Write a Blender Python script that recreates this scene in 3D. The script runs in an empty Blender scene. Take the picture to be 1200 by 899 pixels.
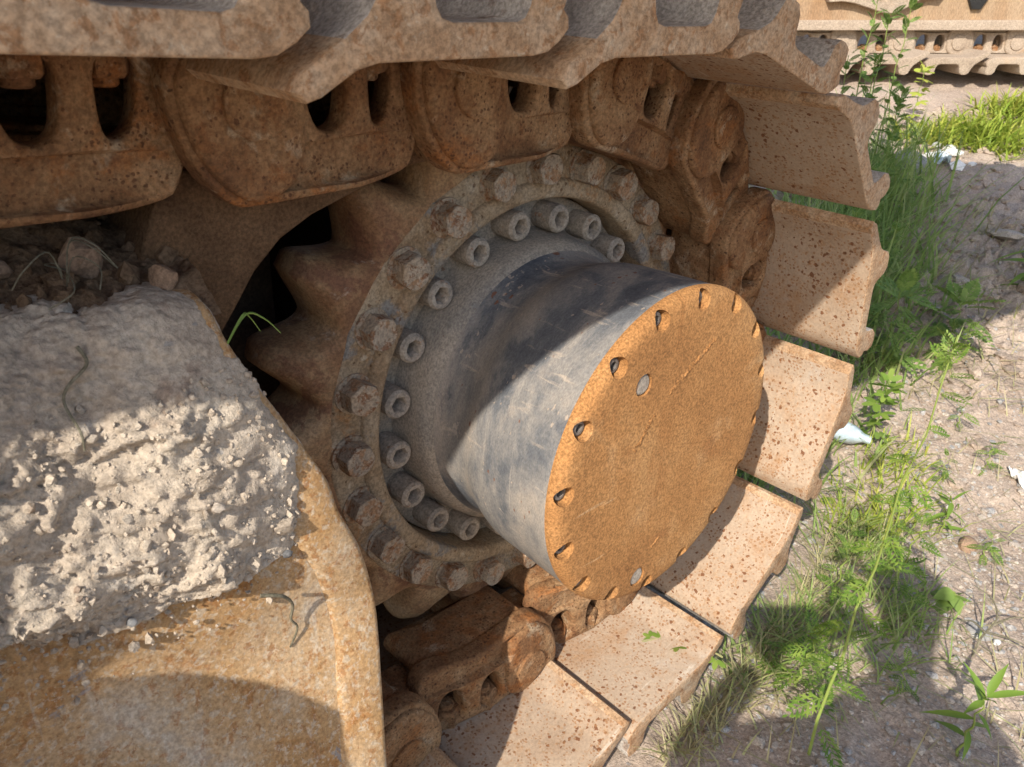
import bpy, bmesh, math, random
import numpy as np
from mathutils import Vector, Matrix, noise
random.seed(7); rng = np.random.default_rng(7)
S = bpy.context.scene; COL = S.collection
U = 0.36                      # metres per layout unit (outer bolt circle radius = 1)
PI = math.pi

# ------------------------------------------------------------------ camera
cam = bpy.data.cameras.new('camera'); cob = bpy.data.objects.new('camera', cam); COL.objects.link(cob)
cam.sensor_width = 36; cam.lens = 28.62; cam.clip_start = 0.02; cam.clip_end = 500
cr, cd, cf = Vector((.727, -.686, .038)), Vector((-.281, -.346, -.895)), Vector((.627, .640, -.444))
cf.normalize(); cr = (cr - cf * cr.dot(cf)).normalized(); cup = -(cf.cross(cr)).normalized()
if cup.dot(-cd) < 0: cup = -cup
M = Matrix((cr, cup, -cf)).transposed().to_4x4(); M.translation = Vector((-2.472, -2.304, 1.693)) * U
cob.matrix_world = M
cam.dof.use_dof = True; cam.dof.focus_distance = 3.5 * U; cam.dof.aperture_fstop = 14
S.camera = cob

# ------------------------------------------------------------------ sky, sun, exposure
SUN = Vector((-2.5, -1.0, 2.05)).normalized()         # direction towards the sun
el = math.asin(SUN.z); az = math.atan2(SUN.x, SUN.y)
w = bpy.data.worlds.new('World'); S.world = w; w.use_nodes = True
nt = w.node_tree; sky = nt.nodes.new('ShaderNodeTexSky'); sky.sky_type = 'NISHITA'; sky.sun_disc = False
sky.sun_elevation = el; sky.sun_rotation = az; sky.dust_density = 1.6; sky.air_density = 1.0; sky.ozone_density = 0.8
nt.links.new(sky.outputs[0], nt.nodes['Background'].inputs[0]); nt.nodes['Background'].inputs[1].default_value = 0.135
sl = bpy.data.lights.new('sun', 'SUN'); sl.energy = 3.3; sl.angle = math.radians(.5); sl.color = (1, .93, .82)
so = bpy.data.objects.new('sun', sl); COL.objects.link(so)
so.rotation_euler = SUN.to_track_quat('Z', 'Y').to_euler()
S.view_settings.view_transform = 'Standard'; S.view_settings.look = 'None'; S.view_settings.exposure = 0.92; S.view_settings.gamma = 1

# ------------------------------------------------------------------ materials
class NT:
    def __init__(s, name):
        s.m = bpy.data.materials.new(name); s.m.use_nodes = True; s.t = s.m.node_tree
        s.b = s.t.nodes['Principled BSDF']; s.out = s.t.nodes['Material Output']
    def n(s, typ, inp=None, **kw):
        nd = s.t.nodes.new(typ)
        for k, v in kw.items(): setattr(nd, k, v)
        for k, v in (inp or {}).items():
            if hasattr(v, 'is_output'): s.t.links.new(v, nd.inputs[k])
            else: nd.inputs[k].default_value = v
        return nd
    def coords(s, scale=(1, 1, 1)):
        tc = s.n('ShaderNodeTexCoord'); oi = s.n('ShaderNodeObjectInfo')
        mu = s.n('ShaderNodeMath', {0: oi.outputs['Random'], 1: 37.0}, operation='MULTIPLY')
        ad = s.n('ShaderNodeVectorMath', {0: tc.outputs['Object'], 1: mu.outputs[0]}, operation='ADD')
        return s.n('ShaderNodeMapping', {'Vector': ad.outputs[0], 'Scale': scale}).outputs[0]
    def noise(s, co, scale, detail=6, rough=.6, dist=0):
        return s.n('ShaderNodeTexNoise', {'Vector': co, 'Scale': scale, 'Detail': detail, 'Roughness': rough, 'Distortion': dist}).outputs[0]
    def ramp(s, fac, stops):
        r = s.n('ShaderNodeValToRGB', {'Fac': fac}); e = r.color_ramp.elements
        while len(e) < len(stops): e.new(.5)
        for el_, (p, c) in zip(e, stops): el_.position = p; el_.color = (*c, 1)
        return r.outputs[0]
    def smooth(s, v, lo, hi, a=0., b=1.):
        return s.n('ShaderNodeMapRange', {'Value': v, 'From Min': lo, 'From Max': hi, 'To Min': a, 'To Max': b}, interpolation_type='SMOOTHSTEP').outputs[0]
    def math(s, op, a, b): return s.n('ShaderNodeMath', {0: a, 1: b}, operation=op).outputs[0]
    def mix(s, fac, a, b, mode='MIX'):
        m = s.n('ShaderNodeMix', data_type='RGBA', blend_type=mode)
        for i, v in ((0, fac), (6, a), (7, b)):
            if hasattr(v, 'is_output'): s.t.links.new(v, m.inputs[i])
            else: m.inputs[i].default_value = v if i == 0 else (*v, 1)
        return m.outputs[2]
    def bump(s, h, strength, dist, normal=None):
        i = {'Height': h, 'Strength': strength, 'Distance': dist}
        if normal is not None: i['Normal'] = normal
        return s.n('ShaderNodeBump', i).outputs[0]
    def done(s, col, rough=.85, normal=None, spec=.25):
        s.t.links.new(col, s.b.inputs['Base Color']) if hasattr(col, 'is_output') else setattr(s.b.inputs['Base Color'], 'default_value', (*col, 1))
        s.b.inputs['Roughness'].default_value = rough; s.b.inputs['Specular IOR Level'].default_value = spec
        if normal is not None: s.t.links.new(normal, s.b.inputs['Normal'])
        return s.m

def surf(name, ramp, s1=7, cs=(1, 1, 1), grain=(220, .65, 1.3), patches=(), spots=(), streaks=(), rough=.85, bump=(.5, .004), fine=(.35, .0012), pit=True, spec=.25):
    """Worn steel or soil: a broad colour noise, blotches, pits or spots, grain and relief."""
    k = NT(name); co = k.coords(cs)
    n1 = k.noise(co, s1, 9, .68, .3); col = k.ramp(n1, ramp)
    for (c, sc, lo, hi, st) in patches:
        m = k.smooth(k.noise(co, sc, 8, .7, .4), lo, hi, 0, st); col = k.mix(m, col, c)
    for (c, sv, lo, hi, st, rot) in streaks:
        mp_ = k.n('ShaderNodeMapping', {'Vector': co, 'Scale': sv, 'Rotation': rot})
        col = k.mix(k.smooth(k.noise(mp_.outputs[0], 1., 4, .55, .2), lo, hi, 0, st), col, c)
    hs = None
    for (c, sc, rad, dens, st) in spots:
        dco = k.n('ShaderNodeVectorMath', {0: co, 1: k.n('ShaderNodeVectorMath', {0: k.n('ShaderNodeTexNoise', {'Vector': co, 'Scale': sc * 1.4, 'Detail': 3.}).outputs[1], 'Scale': .9 / sc}, operation='SCALE').outputs[0]}, operation='ADD').outputs[0]
        v = k.n('ShaderNodeTexVoronoi', {'Vector': dco, 'Scale': sc})
        rnd = k.n('ShaderNodeSeparateColor', {0: v.outputs['Color']}).outputs[0]
        dn = k.noise(co, sc * .11, 3, .6)
        thr = k.math('MULTIPLY', k.smooth(k.math('ADD', rnd, k.math('MULTIPLY', k.math('SUBTRACT', dn, .5), 1.8)), 1 - dens, 1.5 - dens * .5, 0, 1), rad)
        d = k.math('SUBTRACT', thr, v.outputs['Distance'])
        m = k.smooth(d, -.02, .07, 0, st); col = k.mix(m, col, c)
        hs = m
    g = k.noise(co, grain[0], 4, .7)
    gm = k.smooth(g, .3, .7, grain[1], grain[2])
    gc = k.n('ShaderNodeCombineColor', {0: gm, 1: gm, 2: gm}).outputs[0]
    col = k.mix(1., col, gc, 'MULTIPLY')
    nrm = k.bump(k.noise(co, 30, 8, .65), bump[0], bump[1])
    if hs is not None and pit: nrm = k.bump(k.math('MULTIPLY', hs, -1.), .5, .0015, nrm)
    nrm = k.bump(g, fine[0], fine[1], nrm)
    return k.done(col, rough, nrm, spec)

M_LINK = surf('rusted_link_steel', [(.3, (.10, .045, .022)), (.45, (.20, .10, .045)), (.58, (.29, .17, .085)), (.75, (.36, .25, .15))], 8,
              patches=[((.27, .10, .028), 9, .52, .66, .8), ((.40, .31, .21), 20, .56, .68, .7), ((.19, .08, .03), 30, .55, .64, .65), ((.14, .06, .028), 14, .58, .70, .7)], spots=[((.10, .042, .02), 190, .42, .85, .8), ((.075, .032, .016), 100, .30, .7, .8)], bump=(1, .008), fine=(.5, .0015))
M_SHOE = surf('dusty_shoe_steel', [(.3, (.30, .205, .135)), (.5, (.37, .275, .195)), (.7, (.42, .335, .255))], 5, grain=(200, .84, 1.12),
              patches=[((.34, .195, .10), 8, .50, .68, .65), ((.33, .18, .08), 70, .55, .64, .5), ((.40, .35, .30), 14, .58, .74, .6)],
              streaks=[((.50, .43, .35), (6, 60, 6), .66, .70, .6, (0, 0, .5)), ((.25, .13, .06), (14, 3, 14), .6, .72, .45, (0, 0, 0))],
              spots=[((.15, .055, .02), 88, .34, .85, .9), ((.27, .135, .06), 170, .44, .95, .75), ((.22, .10, .04), 120, .36, .8, .7), ((.13, .045, .016), 50, .22, .6, .85)], bump=(.35, .003))
M_EDGE = surf('rust_mottled_edge_steel', [(.3, (.28, .165, .09)), (.45, (.37, .235, .135)), (.58, (.42, .295, .19)), (.75, (.45, .35, .25))], 22, patches=[((.27, .13, .055), 60, .53, .61, .7), ((.47, .39, .29), 75, .58, .66, .6), ((.17, .075, .03), 95, .62, .68, .6)], bump=(.5, .003))
M_CAKE = surf('grey_caked_soil', [(.3, (.26, .23, .205)), (.5, (.37, .335, .30)), (.7, (.48, .44, .39))], 12, bump=(.9, .006), patches=[((.17, .11, .075), 20, .57, .66, .7)], rough=.95, spec=.1)
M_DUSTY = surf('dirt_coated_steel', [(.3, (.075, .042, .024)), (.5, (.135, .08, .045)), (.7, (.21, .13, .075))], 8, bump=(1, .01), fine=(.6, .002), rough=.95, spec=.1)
M_CAP = surf('orange_rusted_steel', [(.3, (.28, .13, .045)), (.5, (.36, .178, .064)), (.7, (.42, .235, .098))], 4,
             grain=(300, .6, 1.45), patches=[((.47, .29, .14), 5, .54, .72, .7), ((.25, .105, .035), 8, .56, .70, .6), ((.20, .085, .03), 40, .62, .68, .5)],
             streaks=[((.52, .36, .20), (5, 5, 70), .69, .72, .5, (0, .6, 0)), ((.26, .11, .035), (16, 4, 3), .60, .70, .5, (0, .2, 0))], bump=(.3, .002), fine=(.6, .0016), rough=.9)
M_DRUM = surf('worn_slate_paint', [(.3, (.055, .062, .076)), (.42, (.115, .12, .13)), (.51, (.225, .21, .195)), (.66, (.35, .30, .25))], 4.5, cs=(1, 1.7, 1), grain=(260, .8, 1.2),
              patches=[((.40, .33, .265), 9, .57, .74, .5), ((.05, .062, .085), 7, .57, .68, .65), ((.36, .33, .31), 24, .62, .72, .6)], streaks=[((.48, .42, .36), (4, 130, 4), .69, .72, .6, (.3, 0, .4)), ((.46, .38, .30), (60, 6, 60), .62, .72, .55, (0, 0, 0)), ((.44, .38, .32), (150, 9, 14), .70, .73, .6, (0, .7, .2))], spots=[((.17, .065, .03), 60, .4, .3, .8), ((.42, .34, .27), 90, .5, .3, .6)], bump=(.35, .003), fine=(.35, .001), rough=.75, spec=.25)
M_NECK = surf('dusty_slate_paint', [(.3, (.15, .15, .15)), (.42, (.24, .215, .185)), (.56, (.33, .28, .225)), (.7, (.37, .31, .24))], 7, cs=(1, 1.6, 1), patches=[((.38, .29, .21), 9, .58, .72, .6), ((.14, .055, .025), 30, .64, .68, .8)], bump=(.3, .002), rough=.7)
M_RING = surf('brown_ring_steel', [(.3, (.21, .125, .065)), (.48, (.31, .225, .14)), (.62, (.36, .28, .19)), (.75, (.33, .29, .24))], 10,
              patches=[((.19, .19, .185), 14, .55, .64, .75), ((.33, .15, .05), 13, .56, .68, .7), ((.44, .37, .28), 26, .58, .66, .75)], spots=[((.10, .045, .02), 110, .4, .5, .7)], bump=(.7, .004))
M_SPROCKET = surf('dark_sprocket_steel', [(.3, (.15, .07, .035)), (.44, (.24, .125, .06)), (.56, (.33, .205, .105)), (.74, (.39, .28, .175))], 9,
                  patches=[((.15, .062, .034), 11, .53, .6, .7), ((.40, .32, .25), 24, .60, .72, .75), ((.34, .16, .055), 8, .56, .74, .6)], bump=(.7, .005), rough=.7, spec=.35)
M_FLANGE = surf('dusty_grey_steel', [(.3, (.20, .175, .15)), (.5, (.31, .26, .205)), (.7, (.37, .30, .225))], 8,
                patches=[((.14, .15, .17), 9, .56, .7, .7), ((.30, .17, .08), 14, .6, .75, .6)], spots=[((.13, .055, .025), 75, .4, .4, .7)], bump=(.35, .003))
M_BOLT = surf('rusty_bolt_steel', [(.3, (.25, .205, .16)), (.5, (.34, .275, .205)), (.7, (.32, .225, .14))], 24,
              patches=[((.29, .145, .065), 45, .50, .58, .7), ((.17, .065, .025), 75, .54, .60, .75), ((.42, .35, .27), 60, .58, .64, .6)], bump=(.7, .003))
M_SOCKET = surf('grey_bolt_steel', [(.3, (.25, .22, .19)), (.5, (.34, .29, .235)), (.7, (.38, .31, .24))], 20,
                patches=[((.30, .14, .06), 50, .6, .66, .6)], bump=(.35, .002))
M_FRAME = surf('rust_stained_frame_steel', [(.3, (.30, .155, .055)), (.46, (.38, .23, .105)), (.58, (.42, .295, .175)), (.72, (.44, .355, .26))], 5,
               grain=(260, .72, 1.25), patches=[((.31, .135, .036), 28, .55, .66, .6), ((.47, .40, .31), 120, .53, .58, .6), ((.26, .105, .03), 90, .55, .60, .6), ((.42, .37, .31), 5, .56, .70, .6), ((.20, .205, .22), 7, .625, .65, .7)],
               streaks=[((.24, .12, .05), (26, 26, 4), .58, .72, .5, (0, 0, 0)), ((.50, .44, .36), (50, 50, 4), .64, .72, .5, (0, 0, 0))], bump=(.25, .003), fine=(.3, .0012))
M_DARK = surf('inner_shade_steel', [(.3, (.035, .025, .018)), (.6, (.07, .048, .033)), (.75, (.1, .07, .05))], 7)  # gloom of the enclosed inside put into the steel colour
M_MUD = surf('dried_mud', [(.3, (.37, .30, .235)), (.5, (.46, .385, .305)), (.7, (.52, .45, .365))], 8, grain=(190, .75, 1.2),
             patches=[((.26, .185, .14), 7, .565, .66, .75), ((.58, .54, .48), 9, .55, .72, .7)], spots=[((.30, .29, .28), 55, .45, .3, .7)], bump=(.9, .010), fine=(.6, .003), rough=.95, pit=False, spec=.1)
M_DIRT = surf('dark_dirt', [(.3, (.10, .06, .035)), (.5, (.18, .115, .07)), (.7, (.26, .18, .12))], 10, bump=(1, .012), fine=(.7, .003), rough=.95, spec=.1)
M_GROUND = surf('dry_soil', [(.3, (.33, .255, .20)), (.5, (.41, .325, .258)), (.7, (.48, .39, .315))], 2.2, grain=(140, .7, 1.25),
                patches=[((.34, .28, .235), 9, .56, .7, .6), ((.53, .46, .39), 26, .6, .72, .6), ((.46, .30, .22), 5, .57, .72, .5)], spots=[((.33, .31, .30), 45, .42, .4, .7)], bump=(.9, .014), fine=(.6, .004), rough=.95, pit=False, spec=.1)
M_STONE = surf('pale_stone', [(.3, (.30, .26, .22)), (.55, (.42, .36, .30)), (.75, (.52, .47, .41))], 14, bump=(.6, .006), rough=.9)
M_GREYSTONE = surf('grey_stone', [(.3, (.26, .245, .23)), (.55, (.35, .335, .32)), (.75, (.42, .40, .38))], 14, bump=(.6, .006), rough=.9)
M_BROWNSTONE = surf('brown_stone', [(.3, (.20, .13, .085)), (.55, (.30, .20, .135)), (.75, (.38, .27, .19))], 14, bump=(.6, .006), rough=.9)
M_DARKBOLT = surf('pocket_shade_bolt_steel', [(.3, (.10, .09, .085)), (.7, (.22, .195, .17))], 40, rough=.6)  # bolt colour darkened to carry the shade inside the cap pockets
M_DIRTSTONE = surf('dark_grey_stone', [(.3, (.10, .10, .105)), (.7, (.2, .2, .2))], 30)
M_BG = surf('pale_track_steel', [(.3, (.27, .205, .15)), (.5, (.34, .27, .205)), (.7, (.39, .32, .25))], 3, patches=[((.42, .24, .11), 4, .56, .75, .6)], bump=(.4, .01))
M_BGPLATE = surf('rust_streaked_plate', [(.3, (.27, .165, .09)), (.5, (.33, .235, .15)), (.7, (.38, .30, .215))], 2, cs=(1.5, 1, .25), patches=[((.42, .22, .07), 3, .55, .75, .8), ((.28, .17, .10), 5, .6, .75, .6)], bump=(.3, .005))
M_TWIG = surf('grey_twig', [(.3, (.10, .09, .06)), (.7, (.2, .18, .13))], 30)
M_PAPER = surf('dirty_white_scrap', [(.3, (.6, .58, .55)), (.7, (.78, .77, .74))], 20, grain=(200, .9, 1.1), bump=(.3, .004))
M_BLUE = surf('bluish_plastic', [(.3, (.35, .45, .52)), (.7, (.62, .70, .74))], 15, grain=(200, .9, 1.1), rough=.35, spec=.5)
M_YELLOW = surf('machine_yellow_paint', [(.3, (.45, .28, .05)), (.7, (.52, .33, .07))], 3, rough=.5)
M_CLOTH = surf('dark_cloth', [(.3, (.05, .06, .09)), (.7, (.08, .09, .13))], 8)
M_SKIN = surf('skin', [(.3, (.42, .25, .17)), (.7, (.5, .31, .22))], 10)
M_BLACK = surf('phone_and_slot_black', [(.3, (.02, .02, .02)), (.7, (.03, .03, .03))], 8, rough=.3)

def leafmat(name, cols, trans=.35):
    k = NT(name); geo = k.n('ShaderNodeNewGeometry'); co = k.coords()
    f = k.math('ADD', k.math('MULTIPLY', geo.outputs['Random Per Island'], .6), k.math('MULTIPLY', k.noise(co, 9, 3), .4))
    col = k.ramp(f, cols); k.done(col, .55, None, .3)
    tr = k.n('ShaderNodeBsdfTranslucent', {0: col}); mx = k.n('ShaderNodeMixShader', {0: trans, 1: k.b.outputs[0], 2: tr.outputs[0]})
    k.t.links.new(mx.outputs[0], k.out.inputs[0]); return k.m
M_LEAF = leafmat('fresh_leaf', [(.2, (.10, .19, .03)), (.5, (.17, .28, .045)), (.8, (.27, .36, .07))])
M_LEAF2 = leafmat('dark_leaf', [(.2, (.14, .24, .05)), (.5, (.21, .32, .075)), (.8, (.28, .38, .10))])
M_STEM = leafmat('green_stem', [(.2, (.20, .27, .06)), (.8, (.30, .35, .09))], .1)
M_GRASS = leafmat('green_grass', [(.15, (.18, .27, .065)), (.4, (.28, .39, .11)), (.7, (.38, .46, .16)), (.9, (.50, .46, .26))], .45)
M_LIME = leafmat('yellow_green_leaf', [(.2, (.22, .32, .04)), (.5, (.34, .42, .06)), (.85, (.48, .46, .10))])
M_DRY = leafmat('dry_grass', [(.2, (.30, .27, .13)), (.5, (.40, .35, .20)), (.85, (.33, .36, .14))], .2)

# ------------------------------------------------------------------ helpers
def P3(x, wv, z): return Vector((x * U, -wv * U, z * U))
def shade(me, ang=40):
    bm = bmesh.new(); bm.from_mesh(me); bm.normal_update()
    a = math.radians(ang)
    for f in bm.faces: f.smooth = True
    for e in bm.edges:
        e.smooth = not (len(e.link_faces) == 2 and e.calc_face_angle(0) > a)
    bm.to_mesh(me); bm.free()
def mesh(name, verts, faces, m, recalc=True, ang=40, raw=False):
    me = bpy.data.meshes.new(name)
    me.from_pydata([tuple(v) if raw else (v[0] * U, -v[1] * U, v[2] * U) for v in verts], [], faces)
    if recalc:
        bm = bmesh.new(); bm.from_mesh(me); bmesh.ops.recalc_face_normals(bm, faces=bm.faces); bm.to_mesh(me); bm.free()
    if ang is not None: shade(me, ang)
    me.materials.append(m); return me
def link(name, me, parent=None, loc=None, rot=None, **props):
    o = bpy.data.objects.new(name, me); COL.objects.link(o)
    if parent is not None: o.parent = parent
    if loc is not None: o.location = loc
    if rot is not None: o.rotation_euler = rot
    for k, v in props.items(): o[k] = v
    return o
def thing(name, label, cat, loc=(0, 0, 0), group=None, rot=None):
    o = link(name, None, None, loc, rot, label=label, category=cat)
    if group: o['group'] = group
    return o
def lathe(prof, seg=96, closed_end=(False, False), th0=0):
    """prof: list of (r, w); rings about the w axis."""
    V, F = [], []
    for r, wv in prof:
        for i in range(seg):
            a = th0 + 2 * PI * i / seg; V.append((r * math.cos(a), wv, r * math.sin(a)))
    for j in range(len(prof) - 1):
        for i in range(seg):
            i2 = (i + 1) % seg; F.append((j * seg + i, j * seg + i2, (j + 1) * seg + i2, (j + 1) * seg + i))
    for e, j in ((0, 0), (1, len(prof) - 1)):
        if closed_end[e]: F.append(tuple(j * seg + i for i in range(seg)))
    return V, F
def extrude(name, outlines, w0, w1, m, bevel=.012, res=2, ang=40):
    """Solid from flat outlines (first one outer, the rest holes) with rounded rims, in (x, z), spanning w0..w1."""
    cu = bpy.data.curves.new(name, 'CURVE'); cu.dimensions = '2D'; cu.fill_mode = 'BOTH'
    cu.extrude = (w1 - w0) / 2 - bevel; cu.bevel_depth = bevel; cu.bevel_resolution = res
    for ol in outlines:
        sp = cu.splines.new('POLY'); sp.points.add(len(ol) - 1); sp.use_cyclic_u = True
        for p, (x, z) in zip(sp.points, ol): p.co = (x, z, 0, 1)
    o = bpy.data.objects.new(name, cu); COL.objects.link(o)
    me = bpy.data.meshes.new_from_object(o.evaluated_get(bpy.context.evaluated_depsgraph_get()))
    bpy.data.objects.remove(o); bpy.data.curves.remove(cu)
    wc = (w0 + w1) / 2
    for v in me.vertices:
        x, y, z = v.co; v.co = (x * U, -(wc + z) * U, y * U)
    bm = bmesh.new(); bm.from_mesh(me); bmesh.ops.remove_doubles(bm, verts=bm.verts, dist=1e-5); bmesh.ops.recalc_face_normals(bm, faces=bm.faces); bm.to_mesh(me); bm.free()
    shade(me, ang); me.materials.clear(); me.materials.append(m); me.name = name
    return me
def join(name, meshes, m):
    bm = bmesh.new()
    for me in meshes: bm.from_mesh(me)
    out = bpy.data.meshes.new(name); bm.to_mesh(out); bm.free(); out.materials.append(m); return out
def rrect(x0, z0, x1, z1, r=.02, n=3):
    pts = []
    for cx, cz, a0 in ((x1 - r, z1 - r, 0), (x0 + r, z1 - r, 90), (x0 + r, z0 + r, 180), (x1 - r, z0 + r, 270)):
        for i in range(n + 1):
            a = math.radians(a0 + 90 * i / n); pts.append((cx + r * math.cos(a), cz + r * math.sin(a)))
    return pts
def smoothpoly(pts, it=2):
    for _ in range(it):
        q = []
        for i in range(len(pts)):
            a, b = pts[i], pts[(i + 1) % len(pts)]
            q += [(a[0] * .75 + b[0] * .25, a[1] * .75 + b[1] * .25), (a[0] * .25 + b[0] * .75, a[1] * .25 + b[1] * .75)]
        pts = q
    return pts
def tube(pts, radii, seg=6):
    V, F = [], []
    pts = [Vector(p) for p in pts]
    for i, p in enumerate(pts):
        t = (pts[min(i + 1, len(pts) - 1)] - pts[max(i - 1, 0)]).normalized()
        a = t.cross(Vector((.3, .9, .2))).normalized(); b = t.cross(a)
        for k in range(seg):
            an = 2 * PI * k / seg; V.append(p + (a * math.cos(an) + b * math.sin(an)) * radii[i])
    for j in range(len(pts) - 1):
        for k in range(seg):
            k2 = (k + 1) % seg; F.append((j * seg + k, j * seg + k2, (j + 1) * seg + k2, (j + 1) * seg + k))
    F.append(tuple(range(seg))); F.append(tuple((len(pts) - 1) * seg + k for k in range(seg)))
    return V, F
def fbm(x, y, z, o=5, h=.9): return noise.fractal(Vector((x, y, z)), h, 2.1, o)

# ------------------------------------------------------------------ ground
GS = 0.2135
def gz(x, wv):
    s = .7 * x - .714 * wv - 1.3
    return -1.72 + GS * max(0, s) * (min(1, s / .5) if s > 0 else 0)
def gdisp(x, wv):
    s = .7 * x - .714 * wv
    cl = max(0, min(1, (s - 2.5) / 1.5)) * max(0, min(1, (9 - s) / 2))
    d = .045 * fbm(x * .9, wv * .9, 3, 4) + .018 * fbm(x * 5, wv * 5, 9, 4)
    d += cl * .13 * max(-.15, fbm(x * 3.1, wv * 3.1, 21, 6, .5)) + .008 * fbm(x * 17, wv * 17, 5, 3)
    return d
def gnd(x, wv): return gz(x, wv) + gdisp(x, wv)
def axis(segs):
    out = []
    for a, b, st in segs: out += list(np.arange(a, b, st))
    return out
gx = axis([(-60, -10, 6), (-10, -2, .6), (-2, 0, .12), (0, 4, .022), (4, 9, .045), (9, 16, .09), (16, 24, .4), (24, 90, 6)])
gw = axis([(-90, -20, 6), (-20, -7, .7), (-7, -3.5, .14), (-3.5, -.6, .055), (-.6, 2.4, .022), (2.4, 3.4, .12), (3.4, 10, .8), (10, 60, 6)])
GV = [(x, y, gnd(x, y)) for y in gw for x in gx]; nx = len(gx)
GF = [(j * nx + i, j * nx + i + 1, (j + 1) * nx + i + 1, (j + 1) * nx + i) for j in range(len(gw) - 1) for i in range(nx - 1)]
link('ground', mesh('ground', GV, GF, M_GROUND, recalc=False, ang=180), kind='structure')
del GV, GF

# ------------------------------------------------------------------ final drive: sprocket, bolts, drum, end cap
fd = thing('final_drive', 'rusty final drive with slate drum, orange end cap and toothed sprocket ringed by bolts', 'final drive')
NTH = 23; TH0 = math.radians(145.5)
def rtooth(th):
    x = ((th - TH0) * NTH / (2 * PI)) % 1.0; x = min(x, 1 - x) * 2
    x = max(0, x - .20) / .80
    return 1.14 + .195 * (1 - x) ** 1.4
seg = NTH * 18; lay = [(0, -.104), (.3, -.107), (.55, -.12), (.72, -.15), (.86, -.185), (.96, -.225), (1, -.27), (1, -.32), (.97, -.36), (.9, -.40), (.7, -.43)]
V, F = [], []
for f, wv in lay:
    for i in range(seg):
        th = 2 * PI * i / seg; R = rtooth(th); r = 1.05 + f * (R - 1.05) + .006 * fbm(math.cos(th) * 9, math.sin(th) * 9, wv * 6, 3)
        V.append((r * math.cos(th), wv + .006 * fbm(r * math.cos(th) * 7, r * math.sin(th) * 7, 4, 3), r * math.sin(th)))
for wv in (-.45,):
    for i in range(seg):
        th = 2 * PI * i / seg; V.append((.8 * math.cos(th), wv, .8 * math.sin(th)))
for j in range(len(lay)):
    for i in range(seg):
        i2 = (i + 1) % seg; F.append((j * seg + i, j * seg + i2, (j + 1) * seg + i2, (j + 1) * seg + i))
sprocket = link('sprocket', mesh('sprocket', V, F, M_SPROCKET, ang=60), fd)
V, F = lathe([(1.085, -.2), (1.085, -.112), (1.079, -.102), (1.068, -.098), (1.05, -.0975), (.955, -.1), (.948, -.1), (.942, -.085), (.93, -.076), (.885, -.076), (.87, -.082), (.863, -.10), (.863, -.25)], 160)
ring = link('bolt_ring', mesh('bolt_ring', V, F, M_RING, ang=50), fd)
# hex bolts (on the ring)
def hexbolt():
    bm = bmesh.new(); V, F = [], []
    R = .070
    def ringv(r, wv, n, a0=0): 
        s = len(V)
        for i in range(n): a = a0 + 2 * PI * i / n; V.append((r * math.cos(a), wv, r * math.sin(a)))
        return s
    a = ringv(.083, 0, 24); b = ringv(.081, .009, 24)
    for i in range(24): F.append((a + i, a + (i + 1) % 24, b + (i + 1) % 24, b + i))
    F.append(tuple(b + i for i in range(24)))
    # head: hex with chamfered top, 24 samples on a hexagon
    def hexr(th): x = th % (PI / 3) - PI / 6; return R * math.cos(PI / 6) / math.cos(x)
    rows = []
    for (wv, lim) in ((.009, 9), (.070, 9), (.080, .067), (.084, .061)):
        s = len(V)
        for i in range(24):
            t = 2 * PI * i / 24; r = min(hexr(t), lim); V.append((r * math.cos(t), wv, r * math.sin(t)))
        rows.append(s)
    for p, q in zip(rows, rows[1:]):
        for i in range(24): F.append((p + i, p + (i + 1) % 24, q + (i + 1) % 24, q + i))
    F.append(tuple(rows[-1] + i for i in range(24)))
    bm.free(); return V, F
V, F = hexbolt(); me_hex = mesh('hex_bolt', V, F, M_BOLT, ang=28)
N1, PH1, N2, PH2 = 24, math.radians(30.5), 20, math.radians(44.2)
for i in range(N1):
    th = PH1 + i * 2 * PI / N1
    o = link('hex_bolt', me_hex, ring, P3(math.cos(th), -.1, math.sin(th)), (random.uniform(-.03, .03), random.uniform(0, 1), random.uniform(-.03, .03)))
    o.scale = (random.uniform(.95, 1.05), random.uniform(.85, 1.12), random.uniform(.95, 1.05))
# flange with socket bolts
V, F = lathe([(.858, -.3), (.856, -.225), (.845, -.215), (.69, -.215)], 120)
fl = link('hub_flange', mesh('hub_flange', V, F, M_FLANGE, ang=50), fd)
V, F = lathe([(.715, -.216), (.708, -.20), (.70, -.14), (.694, -.10), (.687, -.06), (.675, -.035), (.655, -.015), (.63, 0)], 140)
link('hub_neck', mesh('hub_neck', V, F, M_NECK, ang=50), fd)
def socketbolt():
    V, F = [], []; n = 24; R = .063; H = .125
    def hexr(t): x = t % (PI / 3) - PI / 6; return .034 * math.cos(PI / 6) / math.cos(x)
    rows = [(lambda t: R, 0), (lambda t: R, H - .012), (lambda t: R - .01, H), (lambda t: hexr(t) + .006, H), (hexr, H - .008), (hexr, H - .07)]
    for fn, wv in rows:
        for i in range(n): t = 2 * PI * i / n; r = fn(t); V.append((r * math.cos(t), wv, r * math.sin(t)))
    for j in range(len(rows) - 1):
        for i in range(n): F.append((j * n + i, j * n + (i + 1) % n, (j + 1) * n + (i + 1) % n, (j + 1) * n + i))
    F.append(tuple((len(rows) - 1) * n + i for i in range(n))); return V, F
V, F = socketbolt(); me_soc = mesh('socket_bolt', V, F, M_SOCKET, ang=35)
for i in range(N2):
    th = PH2 + i * 2 * PI / N2
    link('socket_bolt', me_soc, fl, P3(.769 * math.cos(th), -.215, .769 * math.sin(th)), (0, random.uniform(0, 1), 0))
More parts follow.
